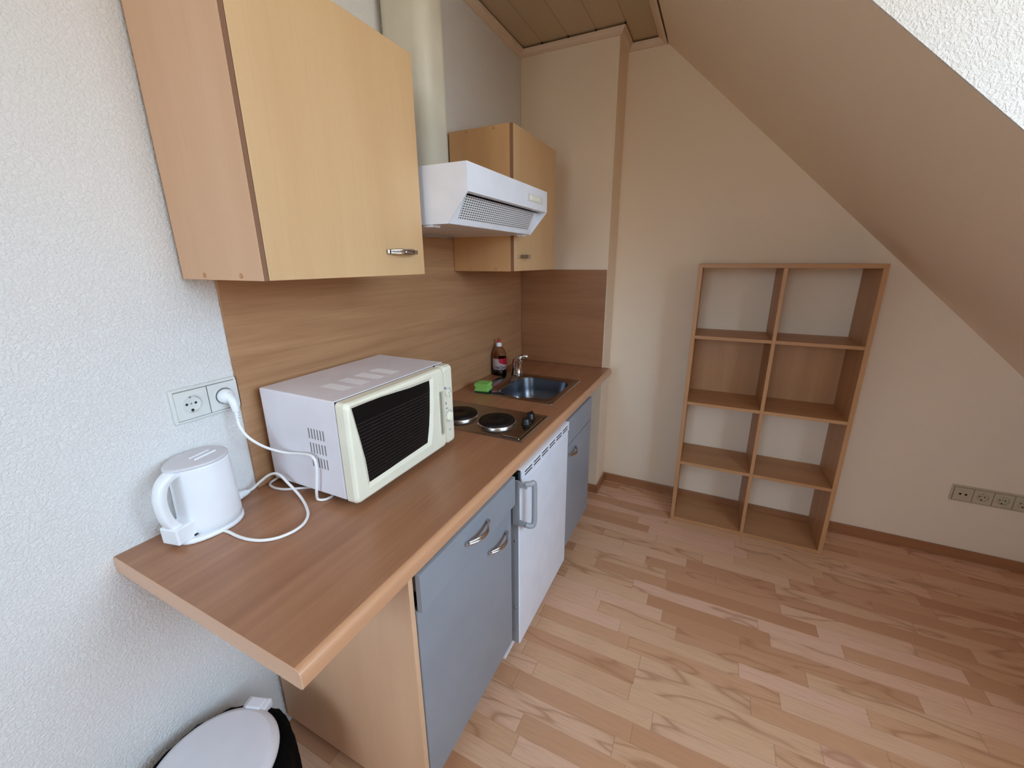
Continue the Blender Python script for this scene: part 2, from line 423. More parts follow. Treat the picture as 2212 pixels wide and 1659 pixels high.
# ------------------------------------------------------------------ bow handles (run along y, stand out in +x)
def bow_handle(parent, x, yc, z, length=.115, out=.026):
    mb = MB(); h = length/2
    for dz in (-.0042, .0042):
        pts = [(x+out*(1-(t*t)) if abs(t) < 1 else x, yc+h*t, z+dz*(1-abs(t)**4*.6)) for t in [-1+2*k/12 for k in range(13)]]
        mb.tube(pts, lambda t: .0030+.0008*sin(pi*t), 8, sub=3)
    mb.box(x+out-.004, x+out+.002, yc-.012, yc+.012, z-.007, z+.007, .002)
    for sg in (-1, 1):
        mb.box(x-.0004, x+.010, yc+sg*(h-.004)-.005, yc+sg*(h-.004)+.005, z-.006, z+.006, .002)
    return mb.build('handle', M['chrome'], parent, label='chrome bow handle')

# ------------------------------------------------------------------ wall cabinets
def wall_cab(y0, y1, z0, z1, hy, label, caps, side='maple_side'):
    t = thing('wall_cabinet', label, 'cabinet', (0, y0, z0))
    m = MB()
    m.box(.0125, .3006, y0, y0+.016, z0, z1, .0006); m.box(.0125, .3006, y1-.016, y1, z0, z1, .0006)
    m.box(.0125, .3006, y0+.016, y1-.016, z0, z0+.016); m.box(.0125, .3006, y0+.016, y1-.016, z1-.016, z1)
    m.box(.0125, .017, y0+.016, y1-.016, z0+.016, z1-.016)
    m.box(.017, .28, y0+.016, y1-.016, (z0+z1)/2-.008, (z0+z1)/2+.008)
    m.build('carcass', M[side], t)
    d = MB(); d.mi = 1; d.box(.3012, .3168, y0+.001, y1-.001, z0+.001, z1-.001)
    d.mi = 0; d.box(.3150, .3174, y0+.001, y1-.001, z0+.001, z1-.001, .0007, 1)
    dr = d.build('door', [M['maple'], M['edge_brown']], t)
    bow_handle(dr, .3174, hy, z0+.063)
    for x, z in caps:
        MB().lathe([(.0055, 0), (.0055, .0008), (.004, .0012)], n=16, M4=Matrix.Translation((x, y0, z)) @ Matrix.Rotation(pi/2, 4, 'X')).build('screw_cap', M['maple_x'], t)
    return t
wall_cab(.1111, .5944, 1.4276, 1.9919, .4975, 'large pale beech wall cabinet in front, above the microwave and kettle', [(.10, 1.437), (.23, 1.437)])
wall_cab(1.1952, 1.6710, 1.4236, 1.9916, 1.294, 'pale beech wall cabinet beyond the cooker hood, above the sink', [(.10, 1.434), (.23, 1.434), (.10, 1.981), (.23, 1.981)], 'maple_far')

# ------------------------------------------------------------------ base units
t = thing('base_cabinet', 'grey-fronted base cabinet with beech side panel, under the overhanging worktop end', 'cabinet', (.3, .127, 0))
MB().box(.022, .588, .127, .141, .055, .8115, .0008).build('side_panel', M['maple_side'], t, label='pale beech side panel')
m = MB(); m.box(.022, .574, .592, .606, .150, .8115); m.box(.022, .574, .141, .592, .150, .164); m.box(.022, .03, .141, .592, .164, .8115)
m.build('carcass', M['white_plastic'], t, label='white inner carcass')
for fx in (.10, .46):
    for fy in (.17, .565): MB().lathe([(.022, .0005), (.022, .004), (.014, .008), (.014, .149)], (fx, fy, 0), 20).build('foot', M['black'], t, label='black adjustable foot')
d = MB().box(.5935, .608, .1425, .608, .711, .8108, .001).build('drawer', M['grey'], t, label='grey drawer front')
MB().box(.18, .593, .165, .575, .735, .79, .001).build('drawer_box', M['white_plastic'], d, label='white drawer box')
bow_handle(d, .608, .374, .767, .113)
d = MB().box(.5785, .594, .1425, .604, .145, .7085, .001).build('door', M['grey'], t, label='grey door')
bow_handle(d, .594, .509, .634, .113)
MB().box(.565, .585, .565, .622, .098, .106).build('bottom_trim', M['white_plastic'], t, label='white bottom trim')

t = thing('base_cabinet', 'narrow grey-fronted base cabinet beyond the fridge, below the sink', 'cabinet', (.3, 1.125, 0))
m = MB(); m.box(.03, .590, 1.128, 1.142, .165, .8115); m.box(.03, .590, 1.473, 1.488, .165, .705); m.box(.03, .590, 1.142, 1.473, .165, .181)
m.build('carcass', M['fridge_grey'], t)
for fx in (.10, .46):
    for fy in (1.16, 1.455): MB().lathe([(.022, .0005), (.022, .004), (.014, .008), (.014, .164)], (fx, fy, 0), 20).build('foot', M['black'], t, label='black adjustable foot')
MB().box(.5915, .6075, 1.128, 1.487, .6925, .8085, .001).build('false_front', M['grey'], t, label='grey blind panel under the sink')
d = MB().box(.5915, .6075, 1.128, 1.487, .172, .6875, .001).build('door', M['grey'], t)
bow_handle(d, .6075, 1.182, .645, .10, .024)

# ------------------------------------------------------------------ fridge
t = thing('fridge', 'white under-counter fridge with slotted vent strip and tall grip handle', 'fridge', (.3, .88, 0))
MB().box(.06, .560, .640, 1.118, .032, .765, .003).build('body', M['white'], t)
for x in (.12, .50):
    for y in (.68, 1.08): MB().lathe([(.018, .0005), (.018, .0318)], (x, y, 0), 16).build('foot', M['black'], t, label='black foot')
d = MB().box(.566, .610, .634, 1.1195, .108, .764, .004).build('door', [M['white']], t)
MB().box(.5645, .606, .6325, .6345, .112, .760).build('door_edge', M['fridge_grey'], d, label='grey door edge')
for z in (.55, .27, .17): MB().lathe([(.004, 0), (.004, .001), (.002, .002)], n=12, M4=Matrix.Translation((.594, .6325, z)) @ Matrix.Rotation(pi/2, 4, 'X')).build('screw', M['steel'], d)
# handle
m = MB()
m.box(.586, .6125, .6285, .6322, .615, .785, .001)
m.box(.600, .640, .6285, .6325, .762, .782, .0015); m.box(.600, .640, .6285, .6325, .618, .640, .0015)
m.tube([(.632, .6325, .776), (.648, .640, .778), (.655, .652, .772), (.655, .655, .70), (.655, .652, .628), (.648, .640, .622), (.632, .6325, .626)], .0092, 12, sub=5, flat=1.0)
m.build('handle', M['fridge_grey'], d, label='grey grip handle')
m = MB(); m.box(.560, .6125, .652, 1.1195, .769, .8095, .0015)
m.mi = 1
for k in range(6):
    y0 = .672+k*.0735
    for z in (.783, .794): m.box(.608, .6130, y0, y0+.058, z, z+.0055, .001)
m.build('vent_strip', [M['white'], M['dark']], t)
MB().box(.545, .606, .634, .6515, .7655, .8095).build('hinge_block', M['black'], t, label='black end block')

# ------------------------------------------------------------------ cooker hood
hy0, hy1 = .614, 1.1945
t = thing('cooker_hood', 'white cooker hood with perforated filter between the two wall cabinets', 'cooker hood', (0, hy0, 1.57))
prof = [(.0125, 1.57), (.394, 1.57), (.4655, 1.652), (.4655, 1.7275), (.0125, 1.7275)]
m = MB()
m.prism(prof, 'y', hy0, hy0+.004); m.prism(prof, 'y', hy1-.004, hy1)
m.prism([(.4615, 1.652), (.4655, 1.652), (.4655, 1.7275), (.0125, 1.7275), (.0125, 1.7235), (.4615, 1.7235)], 'y', hy0+.004, hy1-.004)
m.box(.444, .4615, hy0+.004, hy1-.004, 1.6515, 1.655)
m.box(.0125, .392, hy0+.004, hy1-.004, 1.5712, 1.5745); m.box(.0125, .016, hy0+.004, hy1-.004, 1.5745, 1.7235)
m.build('housing', M['white'], t)
# sloping filter frame
def onf(s, off): # s 0 bottom..1 top
    x = .3935+(.428-.3935)*s; z = 1.5725+(1.650-1.5725)*s
    nx, nz = .92, -.39
    return (x+nx*off, z+nz*off)
a, b, c, d_ = onf(0, 0), onf(1, 0), onf(1, -.006), onf(0, -.006)
f = MB().prism([a, b, c, d_], 'y', hy0+.006, hy1-.006).build('filter_frame', M['white'], t)
a, b, c, d_ = onf(.20, .0012), onf(.97, .0012), onf(.97, -.002), onf(.20, -.002)
MB().prism([a, b, c, d_], 'y', hy0+.045, hy1-.042).build('filter_grille', M['filter'], f, label='perforated grille with rows of short slots')
m = MB(); m.box(.464, .4675, 1.005, 1.150, 1.676, 1.700, .0012)
sw = m.build('switch_panel', M['socket'], t)
m = MB(); m.box(.4665, .4690, 1.032, 1.118, 1.680, 1.696, .001)
m.build('switch_slider', M['cream'], sw)
for ya, yb_ in ((1.096, 1.104), (1.034, 1.040)): MB().box(.4680, .4705, ya, yb_, 1.681, 1.695, .001).build('switch_button', M['white'], sw)
MB().box(.30, .335, .62, .66, 1.563, 1.5712, .002).build('filter_catch', M['white'], t)
MB().box(.345, .375, 1.165, 1.19, 1.564, 1.5712, .002).build('filter_catch', M['white'], t)
m = MB().box(.0125, .2, .81, .944, 1.7278, HCE-.002, .045, 6, vert=True)
o = m.build('extractor_duct', M['duct'], org=(0, .81, 1.7278))
for p_ in o.data.polygons: p_.use_smooth = abs(p_.normal.z) < .5
tag(o, 'ivory rounded extractor duct rising from the hood to the ceiling', 'duct')

# ------------------------------------------------------------------ hob
t = thing('hob', 'narrow stainless steel hob with two black hotplates set into the worktop', 'hob', (.31, .90, ZT))
m = MB()
hx0, hx1, hya, hyb = .070, .556, .766, 1.040
m.loft([[(x, y, z) for x, y in ((hx0+e, hya+e), (hx1-e, hya+e), (hx1-e, hyb-e), (hx0+e, hyb-e))] for e, z in ((0, ZT), (0, ZT+.0015), (.006, ZT+.005), (.013, ZT+.005), (.016, ZT+.0035))], smooth=False)
m.build('tray', M['steel_dark'], t)
m = MB(); m.tube([(.465, .790, ZT+.0045), (.475, .786, ZT+.0055), (.530, .786, ZT+.0055), (.538, .794, ZT+.0055), (.538, 1.020, ZT+.0055)], .003, 8)
m.build('pressed_rib', M['steel_dark'], t)
for (x, y, r) in ((.392, .884, .0715), (.216, .886, .0735)):
    pm_ = MB().lathe([(r*.985, 0), (r*.985, .0125), (r*.965, .0155), (r*.30, .0155), (r*.28, .0143), (0.001, .0143)], (x, y, ZT+.0038), 48, cap1=False).build('hotplate', M['iron'], t, label='black cast-iron hotplate')
    MB().lathe([(r*1.08, 0), (r*1.085, .002), (r*1.05, .0085), (r*.99, .0105), (r*.99, .0)], (x, y, ZT+.0036), 48, cap0=False, cap1=False).build('rim_ring', M['steel'], pm_)
for (x, y) in ((.500, .925), (.492, .985)):
    k_ = MB().lathe([(.020, 0), (.020, .004), (.0165, .006), (.0155, .020), (.013, .023)], (x, y, ZT+.0036), 24)
    k_.box(x-.004, x+.004, y-.017, y+.017, ZT+.024, ZT+.0305, .002)
    k_.build('control_knob', M['black'], t)

# ------------------------------------------------------------------ sink
def rrect(x0, x1, y0, y1, r, z, n=7):
    out = []
    for cx, cy, a0 in ((x1-r, y1-r, 0), (x0+r, y1-r, pi/2), (x0+r, y0+r, pi), (x1-r, y0+r, 3*pi/2)):
        for k in range(n): a = a0+k/(n-1)*pi/2; out.append((cx+r*cos(a), cy+r*sin(a), z))
    return out
t = thing('kitchen_sink', 'small square stainless steel sink set into the far end of the worktop', 'sink', (.3, 1.39, ZT))
ox0, ox1, oy0, oy1 = .084, .513, 1.178, 1.602
L = [rrect(ox0, ox1, oy0, oy1, .008, ZT+.0002), rrect(ox0, ox1, oy0, oy1, .008, ZT+.0012), rrect(ox0+.006, ox1-.006, oy0+.006, oy1-.006, .008, ZT+.0032), rrect(ox0+.012, ox1-.012, oy0+.012, oy1-.012, .008, ZT+.0026),
     rrect(.192, .482, 1.216, 1.553, .07, ZT+.0022), rrect(.196, .478, 1.220, 1.549, .07, ZT-.002), rrect(.204, .470, 1.228, 1.541, .068, ZT-.06), rrect(.212, .462, 1.236, 1.533, .064, ZT-.110),
     rrect(.226, .448, 1.250, 1.519, .055, ZT-.126), rrect(.26, .414, 1.284, 1.485, .04, ZT-.131), rrect(.31, .36, 1.36, 1.41, .024, ZT-.133)]
MB().loft(L[:6], cap0=False, cap1=False).build('rim', M['steel_dark'], t)
MB().loft(L[5:], cap0=False, cap1=True).build('basin', M['basin'], t)
MB().lathe([(.030, 0), (.030, .002), (.024, .003), (.022, .0005), (.004, .0005)], (.335, 1.385, ZT-.1328), 28).build('drain', M['chrome'], t)
# tap
t = thing('kitchen_tap', 'chrome single-lever mixer tap at the back corner of the sink', 'tap', (.150, 1.572, ZT+.0026))
tx, ty, tz = .150, 1.570, ZT+.0028
MB().lathe([(.0345, 0), (.0345, .005), (.032, .012), (.030, .034), (.0285, .056), (.0285, .076), (.026, .087), (.015, .095), (.001, .097)], (tx, ty-.003, tz), 36, cap1=False).build('tap_body', M['chrome'], t)
MB().tube([(tx+.002, ty-.006, tz+.066), (tx+.020, ty-.036, tz+.082), (tx+.038, ty-.068, tz+.076), (tx+.050, ty-.092, tz+.054), (tx+.054, ty-.100, tz+.030)], lambda q: .0175-.002*q, 16).build('spout', M['chrome'], t)
MB().tube([(tx-.004, ty, tz+.084), (tx+.016, ty+.009, tz+.098), (tx+.036, ty+.019, tz+.101), (tx+.052, ty+.027, tz+.099)], lambda q: .012+.003*sin(pi*q) if q < .97 else .006, 16).build('lever', M['chrome'], t)

# ------------------------------------------------------------------ bottle
bx, by, bz = .0545, 1.530, ZT+.0002
t = thing('dish_soap_bottle', 'clear bottle of dark red dish soap with red and white cap by the tap', 'bottle', (bx, by, bz))
MB().lathe([(.001, .0), (.035, 0), (.040, .005), (.040, .088), (.0385, .106), (.039, .118), (.031, .140), (.018, .158), (.014, .166)], (bx, by, bz), 36, cap0=False).build('bottle_body', M['bottle'], t)
MB().lathe([(.001, .002), (.034, .002), (.0385, .006), (.0385, .045), (.001, .0452)], (bx, by, bz), 32, cap0=False, cap1=False).build('liquid', M['liquid'], t, label='dark red liquid in the lower third')
m = MB(); n = 24; lo = []; hi = []
for z in (.036, .100):
    pass
rows = [[(bx+.0407*cos(a), by+.0407*sin(a), bz+z) for a in [radians(-125+250*k/n) for k in range(n+1)]] for z in (.034, .066, .098)]
m.loft(rows, closed=False, cap0=False, cap1=False).build('label_sticker', M['label'], t, label='pale label with red swoosh')
MB().lathe([(.0155, 0), (.0160, .002), (.0150, .017), (.009, .021), (.008, .026)], (bx, by, bz+.160), 24).build('collar', M['white_plastic'], t, label='white cap collar')
MB().lathe([(.0085, 0), (.009, .002), (.008, .018), (.006, .020)], (bx, by, bz+.184), 20).build('cap', M['redcap'], t, label='dark red cap tip')

# ------------------------------------------------------------------ sponge
t = thing('cleaning_sponge', 'bright green notched cleaning sponge on the sink edge', 'sponge', (.148, 1.212, ZT+.003))
ang = math.atan2(.012, .076)
MS = Matrix.Translation((.106, 1.176, ZT+.0034)) @ Matrix.Rotation(ang, 4, 'Z')
def sprism(poly, a, b, mb):
    A = [mb.bm.verts.new(MS @ Vector((q[0], a, q[1]))) for q in poly]; B = [mb.bm.verts.new(MS @ Vector((q[0], b, q[1]))) for q in poly]
    n = len(poly); fs = [mb.bm.faces.new((A[i], A[(i+1) % n], B[(i+1) % n], B[i])) for i in range(n)]+[mb.bm.faces.new(A[::-1]), mb.bm.faces.new(B)]
    es = list({e for f in fs for e in f.edges}); bmesh.ops.bevel(mb.bm, geom=es, offset=.0016, segments=2, profile=.5, affect='EDGES')
W_ = .072
foam = [(.001, .0075), (W_-.001, .0075), (W_, .018), (W_-.009, .024), (W_-.006, .029), (W_, .032), (W_-.002, .046), (.003, .046), (0, .033), (.004, .030), (.011, .025), (.009, .021), (0, .016)]
m = MB(); sprism(foam, 0, .062, m); m.build('foam', M['green'], t)
m = MB(); sprism([(.002, 0), (W_-.002, 0), (W_-.001, .007), (.001, .007)], .001, .061, m); m.build('scouring_pad', M['green_dark'], t, label='dark green scouring pad')

# ------------------------------------------------------------------ microwave
mo = Vector((.0383, .2153, ZT+.0002)); myaw = -.0107
t = thing('microwave', 'cream and white microwave oven with black window and two dials on the worktop', 'microwave', mo)
t.rotation_euler = (0, 0, -myaw)
MZ = .0232; mw, mh, md, dt = .4448, .268, .2791, .0343
mwm = Matrix.Translation(mo) @ Matrix.Rotation(-myaw, 4, 'Z')
class LM(MB):     # local coordinates: x depth, y width, z up; thing origin at back corner on the worktop
    def build(s, name, mats, parent, label=None):
        for k in ():
            pass
        bmesh.ops.recalc_face_normals(s.bm, faces=s.bm.faces)
        me = bpy.data.meshes.new(name); s.bm.to_mesh(me); s.bm.free()
        for q in (mats if isinstance(mats, (list, tuple)) else [mats]): me.materials.append(q)
        o = bpy.data.objects.new(name, me); col.objects.link(o); o.parent = parent
        if label: o['label'] = label
        return o
LM().box(0, md, 0, mw, MZ, MZ+mh, .004, 3).build('case', M['mwcase'], t)
for x in (.04, .25):
    for y in (.04, mw-.04): LM().lathe([(.013, 0), (.015, .004), (.015, MZ+.001)], (x, y, 0), 18).build('foot', M['black'], t, label='black rubber foot')
LM().box(md-.002, md+.0028, .002, mw-.002, MZ-.004, MZ+mh-.002).build('gasket', M['dark'], t)
# front: outer frame ring (door) with window opening, control panel on the far side
xf0, xf1 = md+.003, md+dt+.004
ydoor = .390
def frontloop(y0, y1, z0, z1, r=.008): return (y0, y1, z0, z1, r)
# door block made of a loft: back edge -> front edge -> window edge -> recess
def rr(y0, y1, z0, z1, r, x, n=6):
    out = []
    for cy, cz, a0 in ((y1-r, z1-r, 0), (y0+r, z1-r, pi/2), (y0+r, z0+r, pi), (y1-r, z0+r, 3*pi/2)):
        for k in range(n): a = a0+k/(n-1)*pi/2; out.append((x, cy+r*cos(a), cz+r*sin(a)))
    return out
zb, ztop = MZ-.006, MZ+mh-.002
m = LM()
def win_loop(x, g=0):
    # window corners (y,z) in local coords, sampled to match rr() point order: top-far, top-near, bottom-near, bottom-far corners
    TF, TN, BN, BF = (.326-g, .262-g), (.0215+g, .273-g), (.0505+g, .056+g), (.298-g, .064+g)
    out = []
    def seg(p, q, bow, n):
        o = []
        for k in range(n):
            tt = k/n; y = p[0]+(q[0]-p[0])*tt; z = p[1]+(q[1]-p[1])*tt
            o.append((x, y+bow*4*tt*(1-tt), z))
        return o
    # 24 points: 3 around each corner region
    out += [(x, TF[0], TF[1]-.030), (x, TF[0]+.0005, TF[1]-.015), (x, TF[0], TF[1]), (x, TF[0]-.03, TF[1]+.001), (x, TF[0]-.06, TF[1]+.0015), (x, TF[0]-.09, TF[1]+.002)]
    out += [(x, TN[0]+.10, TN[1]-.001), (x, TN[0]+.05, TN[1]), (x, TN[0], TN[1])]
    out += [(x, TN[0]+.010, TN[1]-.06), (x, TN[0]+.0155, TN[1]-.09), (x, TN[0]+.020, TN[1]-.12)]
    out += [(x, BN[0]-.0047, BN[1]+.07), (x, BN[0]-.0017, BN[1]+.03), (x, BN[0], BN[1]), (x, BN[0]+.04, BN[1]+.001), (x, BN[0]+.08, BN[1]+.002), (x, BN[0]+.12, BN[1]+.004)]
    out += [(x, BF[0]-.06, BF[1]-.002), (x, BF[0]-.03, BF[1]-.001), (x, BF[0], BF[1]), (x, BF[0]+.008, BF[1]+.03), (x, BF[0]+.015, BF[1]+.06), (x, BF[0]+.021, BF[1]+.10)]
    return out
L = [rr(.000, ydoor, zb, ztop, .010, xf0), rr(.000, ydoor, zb, ztop, .012, xf1-.010), rr(.003, ydoor-.002, zb+.003, ztop-.003, .013, xf1-.003), rr(.008, ydoor-.004, zb+.008, ztop-.008, .012, xf1),
     win_loop(xf1+.0002, -.010), win_loop(xf1-.006, 0), win_loop(xf1-.007, .001)]
m.loft(L, cap0=True, cap1=False, smooth=False)
dr = m.build('door', M['cream'], t, label='cream door')
m = LM(); Lw = win_loop(xf1-.0065, -.001); m.loft([Lw, [(xf1-.010, p[1], p[2]) for p in Lw]], cap0=True, cap1=True, smooth=False)
m.build('door_window', M['mwglass'], dr, label='black striped window')
m = LM(); m.box(xf1-.0035, xf1+.0006, .355, .382, .045, .262, .004, 3); m.build('door_grip', M['cream'], dr)
m = LM(); m.box(xf1-.002, xf1+.0010, .3620, .3785, .065, .215, .0045, 3); m.build('grip_recess', plain('grip_shadow_grey', srgb(150, 146, 128), .6), dr)
m = LM(); m.loft([rr(ydoor+.0015, mw-.001, zb, ztop, .010, xf0), rr(ydoor+.0015, mw-.001, zb, ztop, .012, xf1-.012), rr(ydoor+.002, mw-.004, zb+.003, ztop-.004, .012, xf1-.004), rr(ydoor+.003, mw-.010, zb+.008, ztop-.012, .010, xf1-.001)], smooth=False)
cp = m.build('control_panel', M['cream'], t)
RX = Matrix.Rotation(pi/2, 4, 'Y')
for (y, z, r, hgt, rot) in ((.4125, .197, .0115, .010, .5), (.4115, .116, .0150, .012, -.25)):
    k_ = LM(); T4 = Matrix.Translation((xf1-.0012, y, z)) @ RX
    k_.lathe([(r, 0), (r*.95, hgt*.35), (r*.9, hgt*.4)], n=28, M4=T4)
    k_.box(-r*.92, r*.92, -.0033, .0033, hgt*.35, hgt*1.15, .0012, mat=T4 @ Matrix.Rotation(rot, 4, 'Z'))
    k_.build('dial', M['cream'], cp, label='cream dial')
for (y, z, r, a0, a1, nt) in ((.4125, .197, .0155, 20, 330, 6), (.4115, .116, .0185, -70, 250, 11)):
    m = LM(); n = 28; T4 = Matrix.Translation((xf1-.0007, y, z)) @ RX
    for k in range(n):
        a = radians(a0+(a1-a0)*k/n); b = radians(a0+(a1-a0)*(k+1)/n)
        P = [T4 @ Vector((rr_*cos(w_), rr_*sin(w_), 0.0004)) for rr_, w_ in ((r, a), (r+.0011, a), (r+.0011, b), (r, b))]; m.quad(*P)
    for k in range(nt):
        a = radians(a0+(a1-a0)*k/(nt-1)); da = .035
        P = [T4 @ Vector((rr_*cos(w_), rr_*sin(w_), 0.0004)) for rr_, w_ in ((r+.002, a-da), (r+.0048, a-da), (r+.0048, a+da), (r+.002, a+da))]; m.quad(*P)
    m.build('dial_scale', M['lilac'], cp, label='blue dial scale')
LM().lathe([(.0042, 0), (.0042, .0004)], n=16, M4=Matrix.Translation((xf1-.0008, .3975, .217)) @ RX).build('dial_symbol', M['lilac'], cp, label='blue dot symbol')
for (y, z, w_, h_) in ((.3985, .164, .0045, .010), (.401, .146, .010, .0035), (.4125, .068, .012, .0014), (.4145, .064, .008, .0014)):
    LM().box(xf1-.0012, xf1-.0005, y-w_/2, y+w_/2, z-h_/2, z+h_/2).build('panel_symbol', M['greyprint'], cp, label='small grey printed mark')
vg = plain('vent_slit_grey', srgb(120, 114, 116), .6); vp = plain('pale_vent_holes', srgb(246, 244, 244), .5)
for r_ in range(3):
    m = LM()
    for k in range(6): m.box(.172+k*.0105, .1755+k*.0105, -.0004, .0012, .178-r_*.040, .206-r_*.040)
    m.build('side_vent', vg, t, label='row of vertical vent slits')
for g_ in range(4):
    m = LM()
    for i in range(7):
        for j in range(5):
            y = .075+g_*.060+j*.0075; x = .140+i*.013
            m.box(x, x+.0105, y, y+.0042, MZ+mh-.0006, MZ+mh+.0003)
    m.build('top_vent', vp, t, label='block of pale vent holes')

# ------------------------------------------------------------------ sockets
def socket_face(parent, axis, c, mat, holes=True, r=.0205, tv=False, s=.0355):
    """axis 'x': plate on wall_left facing +x ; axis 'y': plate on back wall facing -y"""
    if axis == 'x': T4 = Matrix.Translation(c) @ Matrix.Rotation(pi/2, 4, 'Y')       # local z -> +x
    else: T4 = Matrix.Translation(c) @ Matrix.Rotation(pi/2, 4, 'X')                 # local z -> -y
    if tv:
        m = MB(); m.box(-s+.0012, s-.0012, -s+.0012, s-.0012, 0, .0085, .0012, mat=T4); m.mi = 1
        for sgn in (-1, 1): m.lathe([(.0052, .0086), (.0052, .0090)], n=18, M4=T4 @ Matrix.Translation((sgn*.0105, 0, 0)))
        return m.build('socket_insert', [mat, M['dark']], parent)
    n = 48; q = s-.0012; sq = []
    for k in range(n):
        a = tau*k/n; f = q/max(abs(cos(a)), abs(sin(a))); sq.append((f*cos(a), f*sin(a)))
    cc = lambda r_, z: [T4 @ Vector((r_*cos(tau*k/n), r_*sin(tau*k/n), z)) for k in range(n)]
    m = MB()
    m.loft([[T4 @ Vector((x, y, 0)) for x, y in sq], [T4 @ Vector((x, y, .0078)) for x, y in sq], [T4 @ Vector((x*.98, y*.98, .0085)) for x, y in sq], cc(r+.0030, .0086), cc(r+.0022, .0102), cc(r+.0004, .0102), cc(r, .0094), cc(r-.0004, .0012)], cap0=False, cap1=False, smooth=False)
    o = m.build('socket_insert', mat, parent)
    if holes:
        m = MB(); m.loft([cc(r-.0003, .0006), cc(r-.0003, .0014)], smooth=False); m.mi = 1
        ax = Vector((0, 1, 0)) if axis == 'x' else Vector((1, 0, 0))
        for P, rh in ((ax*.0095, .0029), (ax*-.0095, .0029), (Vector((0, 0, -r+.0042)), .0034)):
            loc = T4.inverted() @ (Vector(c)+P)
            m.lathe([(rh, .0015), (rh, .0019)], n=14, M4=T4 @ Matrix.Translation((loc.x, loc.y, 0)))
        m.mi = 2
        for P, rh in ((Vector((0, 0, 0)), .0019), (Vector((0, 0, r-.004)), .0026)):
            loc = T4.inverted() @ (Vector(c)+P)
            m.lathe([(rh, .0015), (rh, .0021)], n=12, M4=T4 @ Matrix.Translation((loc.x, loc.y, 0)))
        m.build('socket_cup', [mat, M['dark'], M['steel']], o)
    return o
mat_col = {M['socket'].name: srgb(214, 215, 212), M['socket_ivory'].name: srgb(196, 184, 160)}
t = thing('double_socket', 'light grey double wall socket above the kettle', 'socket', (0, .1075, 1.137))
def frame_ring(axis, a0, a1, z0, z1, f0, f1, sgn, rim, mat, par):
    mb = MB()
    def bx(u0, u1, w0, w1, d0, d1):
        lo, hi = min(f0+sgn*d0, f0+sgn*d1), max(f0+sgn*d0, f0+sgn*d1)
        if axis == 'x': mb.box(lo, hi, u0, u1, w0, w1)
        else: mb.box(u0, u1, lo, hi, w0, w1)
    bx(a0+rim, a1-rim, z0+rim, z1-rim, .0003, .0028)
    outer = [(a0+.003, z0), (a1-.003, z0), (a1, z0+.003), (a1, z1-.003), (a1-.003, z1), (a0+.003, z1), (a0, z1-.003), (a0, z0+.003)]
    sc_ = lambda e: [(min(max(u, a0+e), a1-e) if e else u, min(max(w_, z0+e), z1-e) if e else w_) for u, w_ in outer]
    P = lambda pts, d: [((f0+sgn*d, u, w_) if axis == 'x' else (u, f0+sgn*d, w_)) for u, w_ in pts]
    mb.loft([P(outer, .0003), P(outer, .007), P(sc_(.0025), .0095), P(sc_(rim-.0005), .0095), P(sc_(rim), .0090), P(sc_(rim), .0003)], cap0=False, cap1=False, smooth=False)
    return mb.build('socket_frame', mat, par)
frame_ring('x', .0325, .1795, 1.0945, 1.1795, 0, 0, 1, .0065, M['socket'], t)
socket_face(t, 'x', (.003, .0735, 1.137), M['socket']); socket_face(t, 'x', (.003, .1440, 1.137), M['socket'], holes=False)
t = thing('socket_strip', 'ivory strip of one aerial and three power sockets low on the far wall', 'socket', (2.42, YB, .358))
frame_ring('y', 2.2805, 2.580, .3155, .4005, YB, YB, -1, .0065, M['socket_ivory'], t)
for k in range(4): socket_face(t, 'y', (2.3235+k*.0712, YB-.003, .358), M['socket_ivory'], tv=(k == 0), r=.0205)

# ------------------------------------------------------------------ microwave cable with plug
mwt = bpy.data.objects['microwave']
def as_part(o, parent, pm4): o.parent = parent; o.matrix_parent_inverse = pm4.inverted()
T4 = Matrix.Translation((.0105, .144, 1.137)) @ Matrix.Rotation(pi/2, 4, 'Y')
m = MB(); m.lathe([(.0188, 0), (.0188, .010), (.0165, .018), (.010, .024), (.002, .026)], n=32, M4=T4)
m.tube([(.026, .144, 1.140), (.038, .146, 1.128), (.044, .146, 1.110), (.045, .146, 1.100)], lambda q: .0115-.0045*q, 14)
for k in range(4): m.lathe([(.0062, 0), (.0062, .003)], (.0455+.0006*k, .1455, 1.098-.007*k), 14)
mplug = m.build('plug', M['white_plastic'], label='white angled plug')
m = MB()
pts = [(.0455, .1455, 1.104), (.048, .144, 1.082), (.055, .143, 1.058), (.068, .150, 1.030), (.082, .168, 1.003), (.095, .188, .984), (.130, .203, .975), (.175, .208, .980), (.212, .207, .985), (.232, .2055, .981), (.238, .205, .962), (.235, .204, .930), (.228, .203, .895), (.222, .205, .872), (.217, .208, .859), (.219, .2095, .8545), (.226, .211, .854), (.234, .216, .854), (.238, .226, .854), (.236, .242, .854),
       (.20, .262, .854), (.16, .250, .854), (.125, .228, .854), (.095, .207, .854), (.066, .198, .854), (.036, .2, .854), (.020, .212, .8545), (.022, .235, .860), (.026, .255, .868)]
m.tube(pts, .0036, 10, sub=8)
mcord = m.build('power_cord', M['cable'], label='white power cord trailing on the worktop')
as_part(mcord, mwt, mwm); mplug.parent = mcord

# ------------------------------------------------------------------ kettle
kx, ky = .066, .034
t = thing('kettle', 'white plastic electric kettle standing on the worktop against the wall', 'kettle', (kx, ky, ZT))
def kl(r, z, ex=0): return [(kx+r*cos(a), ky+r*sin(a)*1.04, ZT+z) for a in [tau*k/48 for k in range(48)]]
